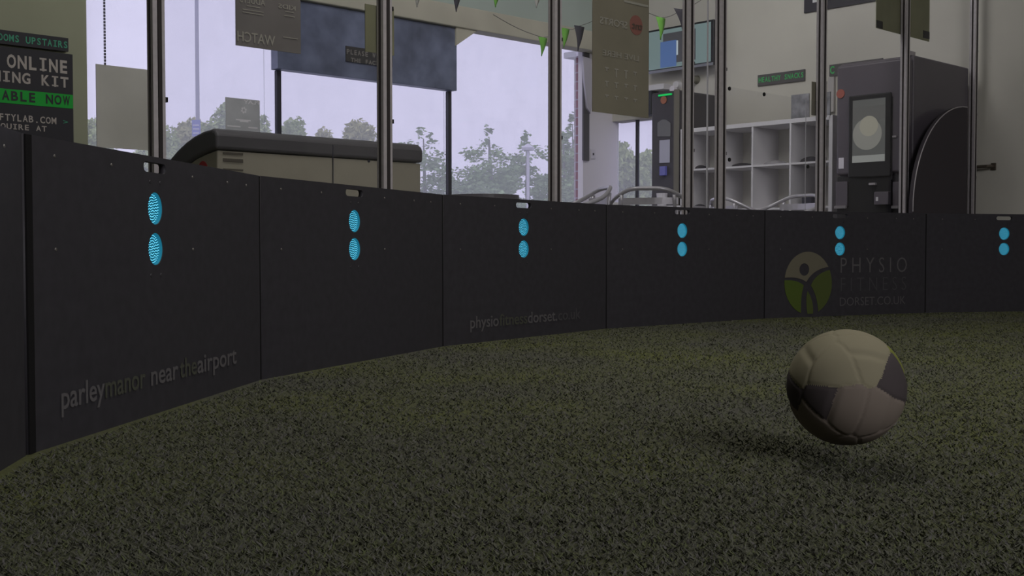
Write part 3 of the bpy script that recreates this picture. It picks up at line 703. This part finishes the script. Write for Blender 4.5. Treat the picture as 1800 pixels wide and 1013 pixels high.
# wall camera and small fittings over the shelving
cm = thing('wall_fitting', WQ.at(*WQ.st(1195, 150)), 'small white wall fitting below the screen beside a post', 'fitting')
a_, z_ = WQ.st(1193, 150); MB().disc(WQ.at(a_, z_ , 0), WQ.n, .045, .05, 20, .035).build('mount', M_WHITE, cm)
MB().disc(WQ.at(a_ - .02, z_ - .04, .03), WQ.n, .03, .05, 16).build('head', M_LTGREY, cm)
cm = thing('wall_fitting', WQ.at(*WQ.st(1222, 143)), 'small grey wall fitting right of a post, above the dark machine side', 'fitting')
a_, z_ = WQ.st(1225, 140); MB().disc(WQ.at(a_, z_, 0), WQ.n, .04, .06, 20, .03).build('mount', mat('olive_grey_fitting', (128, 126, 112), .6), cm)
MB().disc(WQ.at(a_ - .03, z_ - .04, .02), WQ.n, .02, .04, 12).build('head', M_WHITE, cm)
# television
VP_ = SP(SW - .14)
a0, a1, z0, z1 = rect(VP_, 1138, 1252, 34, 113, side=1252)
tv = thing('wall_screen', VP_.at((a0 + a1) / 2, z0, -.03), 'wall-mounted screen showing a blue figure on pale teal', 'television')
MB().pbox(VP_, a0, a1, z0, z1, -.05, 0).build('casing', mat('screen_bezel', (38, 38, 44), .35, 0, .5), tv, .006)
MB().pbox(VP_, a0 + .012, a1 - .03, z0 + .028, z1 - .02, -.002, .003).build('screen', mat('screen_teal', (50, 60, 60), .25, emit=(112, 130, 130), estr=.8), tv)
MB().pbox(VP_, a0 - .0, a1, z0 - .008, z0 + .018, .001, .005).build('lower_bezel', mat('silver_bezel', (150, 152, 160), .35, .4), tv)
def em(nm, c, e): return mat(nm, c, .3, emit=c, estr=e)
W_, H_ = (a1 - a0), (z1 - z0)
def scr(nm, u0, u1, v0, v1, m, o0): MB().pbox(VP_, a0 + u0 * W_, a0 + u1 * W_, z0 + v0 * H_, z0 + v1 * H_, o0, o0 + .001).build(nm, m, tv)
scr('picture_dark_shape', .24, .74, .16, .86, em('screen_dark', (60, 60, 64), .8), .0035)
scr('picture_blue_shape', .2, .45, .08, .68, em('screen_blue', (66, 88, 128), .9), .005)
scr('picture_white_bar', .45, .475, .33, .66, em('screen_white', (150, 160, 165), .9), .005)
scr('picture_white_bar', .66, .72, .64, .68, MATS['screen_white'], .005)
f = MB().pbox(VP_, a0 + W_ * .4, a0 + W_ * .6, z0 + .1, z0 + .3, -.138, -.05); f.build('wall_bracket', M_BLACK, tv)
# healthy snacks sign
WR = SP(SW - .004); M_SGN = mat('grey_wall_sign', (100, 97, 98), .6); M_GRN = mat('sign_bright_green', (84, 190, 112), .6)
a0, a1, z0, z1 = rect(WR, 1331, 1413, 133, 152)
sg = MB().pbox(WR, a0, a1, z0, z1, 0, .012).build('wall_sign', M_SGN); tag(sg, 'grey wall sign with green HEALTHY SNACKS lettering', 'sign')
letters('lettering', 'HEALTHY SNACKS', WR, 1333, 1411, 146, 137.5, M_GRN, sg, mono=True, bold=.02, off=.014)
a0, a1, z0, z1 = rect(WR, 1456, 1549, 115, 135)
sg = MB().pbox(WR, a0, a1, z0, z1, 0, .012).build('wall_sign', M_SGN); tag(sg, 'grey wall sign mostly hidden behind the big drinks machine', 'sign')
letters('lettering', 'C', WR, 1457.5, 1465, 130.5, 118, M_GRN, sg, bold=.03, off=.014)
a0, a1, z0, z1 = rect(WR, 1411, 1640, -90, 24)
sg = MB().pbox(WR, a0, a1, z0, z1, 0, .012).build('wall_sign', mat('dark_wall_sign', (72, 70, 76), .6)); tag(sg, 'large dark wall sign with pale letters cut by the top of the frame', 'sign')
letters('lettering', 'I', WR, 1426, 1437, 6, -24, M_WHITE, sg, off=.014); letters('lettering', 'I', WR, 1449, 1457, 1, -28, M_WHITE, sg, off=.014)
# big drinks machine
GS = 7.76; GPp = SP(GS); tN = N.dot(GPp.hit(1597, 300)); tFar = N.dot(GPp.hit(1468, 300)); gh = GPp.st(1597, 95)[1]
gm = thing('drinks_machine', ST(GS + .47, (tN + tFar) / 2, 0), 'large black drinks vending machine against the right wall', 'vending machine')
MG = mat('machine_charcoal', (100, 94, 101), .42, 0, .45, .05, 4); MGD = mat('machine_recess', (52, 50, 53), .5)
MB().stbox(GS + .06, GS + .94, tN, tFar, 0.04, gh).build('body', MG, gm, .012)
f = MB(); zrec = GPp.st(1500, 307)[1]
f.stbox(GS, GS + .058, tN + .004, tFar - .004, zrec, gh - .02); f.build('door', MG, gm, .02)
MB().stbox(GS + .02, GS + .058, tN + .004, tFar - .004, .06, zrec - .01).build('lower_front', MGD, gm, .008)
G0 = SP(GS)
on(G0, 'display_frame', 1491, 1565, 170, 313, mat('display_surround', (50, 49, 51), .3, 0, .5), gm, .001, .018, .01)
on(G0, 'display', 1499, 1556, 178, 287, mat('display_grey', (90, 90, 88), .3, 0, .4, .15, 3, emit=(88, 90, 88), estr=.45), gm, .018, .021)
def dsc(cx, cy, r, m, off, nm):
    a_, z_ = G0.st(cx, cy); MB().disc(G0.at(a_, z_, off), G0.n, r, .0012, 32).build(nm, m, gm)
def em2(n_, c, e): return mat(n_, c, .4, emit=c, estr=e)
on(G0, 'picture_band', 1499, 1556, 190, 214, em2('disp_dark', (86, 86, 84), .5), gm, .021, .0216)
dsc(1527, 236, .118, em2('disp_cup', (120, 120, 114), .55), .0217, 'picture_cup_disc')
dsc(1530, 222, .075, em2('disp_foam', (132, 130, 118), .6), .023, 'picture_foam_disc')
on(G0, 'picture_band', 1499, 1556, 275, 287, em2('disp_pale', (136, 138, 134), .5), gm, .021, .0218)
a_, z_ = G0.st(1478, 165); MB().disc(G0.at(a_, z_, 0), G0.n, .034, .006, 24).build('round_emblem', mat('dull_red_disc', (176, 104, 92), .6), gm)['label'] = 'dull red disc'
on(G0, 'white_label', 1473, 1482, 278, 297, mat('white_label', (236, 232, 240), .5), gm, 0, .004)
on(G0, 'coin_slot_plate', 1567, 1574, 239, 242, M_ALU, gm, 0, .008)
on(G0, 'panel_line', 1565, 1567, 170, 316, MGD, gm, 0, .001)
on(G0, 'cup_bay', 1491, 1565, 316, 400, mat('bay_black', (34, 33, 34), .5), gm, -.018, .0)
on(G0, 'nozzle', 1529, 1540, 322, 326, M_ALU, gm, 0, .03, .003)
on(G0, 'cup_holder', 1541, 1566, 338, 361, MG, gm, .001, .05, .006)
on(G0, 'keypad', 1545, 1549, 347, 354, M_WHITE, gm, .05, .054)
for (x0, x1) in ((1468, 1488), (1568, 1580)):
    on(G0, 'side_pocket', x0, x1, 320, 364, MG, gm, -.02, .002, .004); on(G0, 'pocket_lip', x0, x1, 362, 367, mat('pocket_lip', (140, 136, 138), .5), gm, 0, .02)
MB().stbox(GS + .04, GS + .12, tN + .02, tN + .08, gh, gh + .03).build('top_hinge', M_ALU, gm)
for s_ in (GS + .1, GS + .85):
    for t_ in (tN + .06, tFar - .06): MB().disc(ST(s_, t_, 0), (0, 0, 1), .025, .045, 12).build('foot', M_BLACK, gm)
# pale strips between shelving and machine
on_ = SP(SW - .006); 
st_ = on(on_, 'wall_trim', 1456, 1466, 137, 198, mat('pale_strip', (190, 186, 184), .7), None, 0, .03); tag(st_, 'pale upright strip between the shelving and the big drinks machine', 'trim strip')
# lever handle on wall
hp = SP(SW - .002); hx = thing('lever_handle', hp.at(*hp.st(1745, 293)), 'dark lever handle on the right wall near the frame edge', 'handle')
a_, z_ = hp.st(1747, 293); MB().pbox(hp, a_ - .02, a_ + .02, z_ - .028, z_ + .028, 0, .012).build('rose', mat('dark_bronze', (96, 88, 78), .4, .4), hx, .004)
a2, _ = hp.st(1719, 293)
MB().tube([hp.at(a_, z_, .01), hp.at(a_, z_, .06), hp.at(a_ - .02, z_, .075), hp.at(a2, z_, .075)], .012, 10).build('lever', MATS['dark_bronze'], hx)
# white socket plate in the corner
cq = TP(TW - .022); sk = on(cq, 'wall_socket', 1037, 1045, 262, 279, mat('socket_white', (226, 222, 230), .5), None, 0, .012, .003); tag(sk, 'small white switch plate on the pale corner column', 'switch')
on(cq, 'toggle', 1040, 1042, 269, 273, M_DKFRAME, sk, .012, .016)
on_d = on(cq, 'trim_2', 1023, 1033, 60, 282, mat('dark_seal', (96, 94, 98), .6), None, 0, .02); tag(on_d, kind='structure')
# taped pale cloth at the corner
tp = poly('cloth_strip', cq, [(1020, 100), (1034, 104), (1037, 175), (1033, 200), (1027, 190), (1022, 140)], mat('pale_tape', (206, 202, 214), .8), None, .02, .03); tag(tp, 'pale cloth strip hanging at the window corner beside the brick pier', 'cloth')

# ------------------------------------------------------------ bunting
def flag_string(tl, flags, label, zextra):
    pl = TP(tl); 
    r = thing('bunting_string', pl.at(pl.st(flags[0][0], flags[0][1])[0], pl.st(*flags[0][:2])[1]), label, 'bunting')
    pts = []
    for (cx, yt, hw, yb, m, *dx) in flags:
        a_, z_ = pl.st(cx, yt); pts.append((a_, z_))
        aL = pl.st(cx - hw, yt)[0]; aR = pl.st(cx + hw, yt)[0]; tip = pl.st(cx + (dx[0] if dx else 0), yb)
        mb = MB(); rows = 6; vs = []
        for k in range(rows + 1):
            q = k / rows; l = aL + (tip[0] - aL) * q; rr = aR + (tip[0] - aR) * q; z = z_ + (tip[1] - z_) * q; bow = .012 * math.sin(q * 3)
            for s_ in (0, .5, 1): vs.append(pl.at(l + (rr - l) * s_, z, bow + .01 * math.sin(s_ * 3.1)))
        fs = []
        for k in range(rows):
            for c in range(2): i = k * 3 + c; fs.append((i, i + 1, i + 4, i + 3))
        o = MB().add(vs, fs).build('flag', m, r, 0, True); sol = o.modifiers.new('thickness', 'SOLIDIFY'); sol.thickness = .0015
    path = []; pts.sort()
    pts = [(pts[0][0] - .6, pts[0][1] + .12)] + pts + [(pts[-1][0] + .4, pts[-1][1] + .2)]
    for (p, q) in zip(pts, pts[1:]):
        for k in range(6):
            t = k / 6; path.append(pl.at(p[0] + (q[0] - p[0]) * t, p[1] + (q[1] - p[1]) * t - .02 * math.sin(math.pi * t)))
    path.append(pl.at(*pts[-1])); MB().tube(path, .003, 6).build('cord', mat('bunting_cord', (120, 118, 116), .8), r)
FG = mat('flag_green', (124, 190, 84), .7); FW = mat('flag_white', (190, 188, 182), .7); FD = mat('flag_charcoal', (78, 76, 84), .7)
flag_string(6.8, [(732, -38, 15, 13, FW), (801, -36, 15, 21, FD), (870, -34, 14, 13, FG), (942, -30, 14, 14, FW)], 'bunting string with white, dark and green flags at the top centre', 0)
flag_string(7.3, [(954, 66, 8, 99, FG, -3), (993, 50, 8, 84, FG, -3), (1018, 46, 9, 90, FD, -3)], 'short bunting string with two green flags and a dark one near the window corner', 0)
flag_string(6.2, [(1161, 31, 8.5, 70, FG, -1), (1197, 17, 13, 53, FD, 2)], 'bunting string with a green and a dark flag in front of the wall screen', 0)

# ------------------------------------------------------------ cafe chairs and tables
def tube_path(pts, n=6):
    out = []; P = [Vector(p) for p in pts]; P = [P[0]] + P + [P[-1]]
    for i in range(1, len(P) - 2):
        for k in range(n):
            t = k / n; a, b, c, d_ = P[i - 1], P[i], P[i + 1], P[i + 2]
            out.append(.5 * ((2 * b) + (-a + c) * t + (2 * a - 5 * b + 4 * c - d_) * t * t + (-a + 3 * b - 3 * c + d_) * t ** 3))
    out.append(P[-2]); return out
def chair_meshes():
    M = {}
    arm = MB().tube(tube_path([(-.26, .22, .0), (-.265, .24, .35), (-.27, .2, .62), (-.27, .02, .66), (-.25, -.17, .72), (-.13, -.27, .79), (0, -.29, .8), (.13, -.27, .79), (.25, -.17, .72), (.27, .02, .66), (.27, .2, .62), (.265, .24, .35), (.26, .22, .0)]), .0135, 10)
    M['arm_frame'] = arm
    rear = []
    for s in (-1, 1): rear.append(MB().tube(tube_path([(s * .2, -.27, 0), (s * .19, -.24, .3), (s * .18, -.22, .45), (s * .17, -.255, .76)]), .012, 8))
    M['leg'] = rear
    seat = MB()
    for k in range(9): yk = -.2 + k * .05; seat.box((0, yk, .44 + .006 * math.cos(k)), X_, Y_, Z_, .21, .021, .005)
    M['seat_slats'] = seat
    sf = MB().tube([(-.22, -.22, .43), (.22, -.22, .43), (.22, .22, .43), (-.22, .22, .43)], .01, 8, True); M['seat_frame'] = sf
    bk = []
    for z in (.56, .64, .72):
        b_ = MB()
        for k in range(8):
            t0, t1 = -1 + k / 4, -1 + (k + 1) / 4
            p0 = Vector((t0 * .19, -.275 + .04 * t0 * t0, z)); p1 = Vector((t1 * .19, -.275 + .04 * t1 * t1, z)); d_ = (p1 - p0).normalized()
            b_.box((p0 + p1) / 2, d_, Vector((-d_.y, d_.x, 0)), Z_, (p1 - p0).length / 2 + .002, .004, .022)
        bk.append(b_)
    M['back_slat'] = bk
    return M
CM = chair_meshes(); CMM = {k: [local_mesh(q, k, M_ALUD) for q in (v if isinstance(v, list) else [v])] for k, v in CM.items()}
for me_ in sum(CMM.values(), []):
    for p in me_.polygons: p.use_smooth = len(me_.polygons) > 60 and p.loop_total == 4 and 'slat' not in me_.name
def chair(x, y, rz, label):
    r = thing('cafe_chair', (x, y, 0), label, 'chair', 'aluminium cafe chairs'); r.rotation_euler.z = rz
    for k, ms in CMM.items():
        for me_ in ms: child(k, me_, r, (0, 0, 0))
def cpos(px, y): return (px - 900) / FPX * y, y
x, y = cpos(989, 7.2); chair(x, y, 1.8, 'aluminium cafe chair beside the window corner, its arm rising to the right')
x, y = cpos(1147, 7.6); chair(x, y, -.25, 'aluminium cafe chair with rounded back in front of the narrow vending tower')
x, y = cpos(1364, 8.15); chair(x, y, 2.15, 'aluminium cafe chair in front of the white shelving, left of the fence post')
x, y = cpos(1318, 8.95); chair(x, y, -1.2, 'aluminium cafe chair partly hidden, nearest the shelving')
def table(px, y, zt, label, rr=.35, m=None):
    x, y = cpos(px, y); r = thing('cafe_table', (x, y, 0), label, 'table', 'round cafe tables')
    MB().disc((x, y, zt - .025), (0, 0, 1), rr, .025, 40).build('tabletop', m or M_ALUD, r)
    MB().tube([(x, y, .03), (x, y, zt - .02)], .03, 12).build('pedestal', M_ALUD, r)
    MB().disc((x, y, .0), (0, 0, 1), .22, .03, 28, .18).build('base', M_ALUD, r)
tb = table(850, 7.35, .757, 'dark topped cafe table left of centre by the window', .23, mat('dark_tabletop', (110, 106, 112), .35, 0, .4))
table(1062, 9.7, .80, 'white topped cafe table behind the chair at the window corner', .22, M_WHITE)
x, y = cpos(1163, 8.9)
cu = MB().disc((x, y, .741), (0, 0, 1), .034, .105, 20, .044).build('paper_cup', mat('white_cup', (226, 224, 230), .6)); tag(cu, 'white paper cup on the table in front of the narrow vending tower', 'cup')
table(1175, 8.9, .74, 'pale cafe table carrying the white cup', .3)

# ------------------------------------------------------------ outside
GR = MB().stbox(-90, 90, TW + .25, 130, -.12, -.02).build('asphalt', mat('wet_asphalt', (110, 110, 116), .5)); GR.name = 'ground'; tag(GR, kind='structure')
GR2 = MB().stbox(SW + .25, 90, -60, TW + .2, -.12, -.02).build('ground', MATS['wet_asphalt']); tag(GR2, kind='structure')
# brick pier
BR = bpy.data.materials.new('red_brick'); BR.use_nodes = True; t = BR.node_tree; b = t.nodes['Principled BSDF']; b.inputs['Roughness'].default_value = .9
br = t.nodes.new('ShaderNodeTexBrick'); br.inputs['Color1'].default_value = rgb(158, 124, 128); br.inputs['Color2'].default_value = rgb(146, 112, 116); br.inputs['Mortar'].default_value = rgb(172, 164, 172)
br.inputs['Scale'].default_value = 2.6; tcn = t.nodes.new('ShaderNodeTexCoord'); mp = t.nodes.new('ShaderNodeMapping'); mp.inputs['Rotation'].default_value = (math.pi / 2, 0, 0)
t.links.new(tcn.outputs['Object'], mp.inputs['Vector']); t.links.new(mp.outputs['Vector'], br.inputs['Vector']); t.links.new(br.outputs['Color'], b.inputs['Base Color'])
OP = TP(TW + .5); a0 = TP(TW + .62).st(1009, 300)[0]; a1 = a0 + .4
pier = thing('brick_pier', ST((a0 + a1) / 2, TW + .7, -.02), 'red brick pier outside the window corner', 'pier')
MB().stbox(a0, a1, TW + .42, TW + .62, -.02, OP.st(1010, 98)[1]).build('shaft', BR, pier); MB().stbox(a0 - .08, a1 + .05, TW + .34, TW + .7, OP.st(1010, 98)[1], OP.st(1010, 88)[1]).build('cap_stone', M_WHITE, pier)
# street lamps, sign
def opos(px, y): return (px - 900) / FPX * y
yl = 26; xl = opos(928, yl); zt_ = depth(928, 262, yl).z
sl = thing('street_lamp', (xl, yl, -.02), 'white street lamp with mushroom hood outside among the pines', 'street lamp')
MW = mat('white_paint', (222, 220, 230), .5)
MB().tube([(xl, yl, -.02), (xl, yl, zt_)], .035, 10).build('pole', MW, sl)
MB().tube([(xl, yl, zt_ - .03), (xl, yl, zt_ + .03), (xl, yl, zt_ + .07), (xl, yl, zt_ + .12)], [.14, .15, .09, .02], 20).build('hood', MW, sl)
yl = 30; xl = opos(350, yl)
sl = thing('flag_pole', (xl, yl, -.02), 'tall thin pale mast outside at the left', 'mast')
MB().tube([(xl, yl, -.02), (xl, yl, 9)], [.06, .045], 10).build('mast', mat('pale_mast', (176, 174, 196), .6), sl); MB().disc((xl, yl, -.02), (0, 0, 1), .12, .1, 16).build('base', MATS['pale_mast'], sl)
yl = 24; 
sg = thing('parking_sign', (opos(346, yl), yl, -.02), 'blue and white car park sign outside behind the cabinet', 'sign')
p0 = depth(338, 240, yl); p1 = depth(352, 211, yl)
MB().box((p0 + p1) / 2, X_, Y_, Z_, (p1.x - p0.x) / 2, .02, (p1.z - p0.z) / 2).build('board', mat('sign_blue', (120, 128, 205), .6), sg)
lf = MB()
for k in (.2, .45, .68): lf.box(((p0.x + p1.x) / 2, yl - .024, p0.z + (p1.z - p0.z) * k), X_, Y_, Z_, (p1.x - p0.x) * .38, .004, .012)
lf.build('sign_print', MW, sg); MB().tube([((p0.x + p1.x) / 2, yl + .03, -.02), ((p0.x + p1.x) / 2, yl + .03, p1.z)], .025, 8).build('post', M_ALU, sg)

# trees
def leaf_mesh(clumps, n, size, name, m, flat=1.0):
    vs = []; fs = []
    tot = sum(c[1][0] * c[1][1] * c[1][2] for c in clumps)
    for (c, r) in clumps:
        k = max(20, int(n * (r[0] * r[1] * r[2]) / tot))
        for _ in range(k):
            q = rng.normal(size=3); q /= np.linalg.norm(q); q *= rng.random() ** .45
            p = Vector((c[0] + q[0] * r[0], c[1] + q[1] * r[1], c[2] + q[2] * r[2]))
            d1 = Vector(rng.normal(size=3)).normalized(); d1.z *= flat; d2 = d1.cross(Vector(rng.normal(size=3))).normalized(); s = size * (.6 + .8 * rng.random())
            o = len(vs); vs += [p - d1 * s, p - d2 * s * .4, p + d1 * s, p + d2 * s * .4]; fs.append((o, o + 1, o + 2, o + 3))
    me = bpy.data.meshes.new(name); me.from_pydata(vs, [], fs); me.materials.append(m); return me
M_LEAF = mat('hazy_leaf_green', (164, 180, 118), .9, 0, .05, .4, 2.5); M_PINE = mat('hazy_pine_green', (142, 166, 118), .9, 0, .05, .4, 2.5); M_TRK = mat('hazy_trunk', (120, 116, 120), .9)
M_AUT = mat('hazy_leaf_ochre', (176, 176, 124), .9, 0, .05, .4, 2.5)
def tree(px, ytop, y, wpx, kind, label):
    x = opos(px, y); H = depth(px, ytop, y).z; W = wpx / FPX * y / 2
    r = thing('pine_tree' if kind == 'pine' else 'leafy_tree', (x, y, -.02), label, 'tree', 'trees beyond the window')
    MB().tube([(x, y, -.02), (x + .05, y, H * .5), (x, y, H * .92)], [.12, .08, .02], 8).build('trunk', M_TRK, r)
    cl = []
    if kind == 'pine':
        lv = 9
        for k in range(lv):
            q = k / (lv - 1); z = H * (.3 + .66 * q); rad = W * (1 - q) ** .7 + .12 * W
            m_ = 5 if k < lv - 2 else 2
            for j in range(m_):
                t = rng.random() * 6.28; rr = rad * (.45 + .45 * rng.random())
                cl.append(((x + rr * math.cos(t), y + rr * math.sin(t), z + rng.normal() * .08), (rad * .42, rad * .42, H * .035 + .05)))
        cl.append(((x, y, H * .97), (W * .1, W * .1, H * .05)))
    else:
        for k in range(16):
            t = rng.random() * 6.28; q = rng.random(); rr = W * .75 * math.sqrt(rng.random()) * (1 - .5 * q)
            cl.append(((x + rr * math.cos(t), y + rr * math.sin(t), H * (.35 + .53 * q)), (W * .34, W * .34, H * .1)))
        cl.append(((x, y, H * .9), (W * .3, W * .3, H * .1)))
    m = {'pine': M_PINE, 'leafy': M_LEAF, 'ochre': M_AUT}[kind]
    me = leaf_mesh(cl, 6500, .062 * y / 24, 'foliage', m, .4 if kind == 'pine' else 1)
    o = bpy.data.objects.new('foliage', me); C.objects.link(o); o.parent = r; o.matrix_parent_inverse = r.matrix_basis.inverted()
T_ = [(170, 205, 34, 70, 'leafy', 'low leafy tree showing left of the grey hanging sheet'), (290, 215, 33, 110, 'leafy', 'leafy tree just right of the leftmost post'),
      (345, 205, 39, 90, 'ochre', 'ochre green tree behind the blue car park sign'), (405, 176, 29, 110, 'leafy', 'tall leafy tree behind the small slate poster'),
      (462, 200, 44, 70, 'leafy', 'leafy tree just right of the small slate poster'), (520, 204, 33, 90, 'leafy', 'leafy tree behind the cabinet, right of the dark door post'),
      (570, 222, 29, 70, 'ochre', 'low ochre tree above the middle of the cabinet'), (632, 206, 38, 80, 'ochre', 'ochre leafy tree left of the post over the cabinet'),
      (745, 226, 41, 150, 'pine', 'broad pine behind the right end of the cabinet'), (860, 226, 28, 110, 'pine', 'pine left of the white street lamp'),
      (925, 232, 36, 120, 'pine', 'pine directly behind the white street lamp'), (990, 235, 44, 100, 'pine', 'pine between the street lamp and the brick pier'),
      (1006, 200, 52, 60, 'pine', 'tall pine just left of the brick pier'), (1092, 248, 30, 90, 'leafy', 'tree seen through the glazed opening, left of its mullion'),
      (1138, 262, 37, 80, 'leafy', 'tree seen through the glazed opening, right of its mullion')]
for a_ in T_: tree(*a_[:3], a_[3] * 1.5, *a_[4:])
bpy.context.view_layer.update()
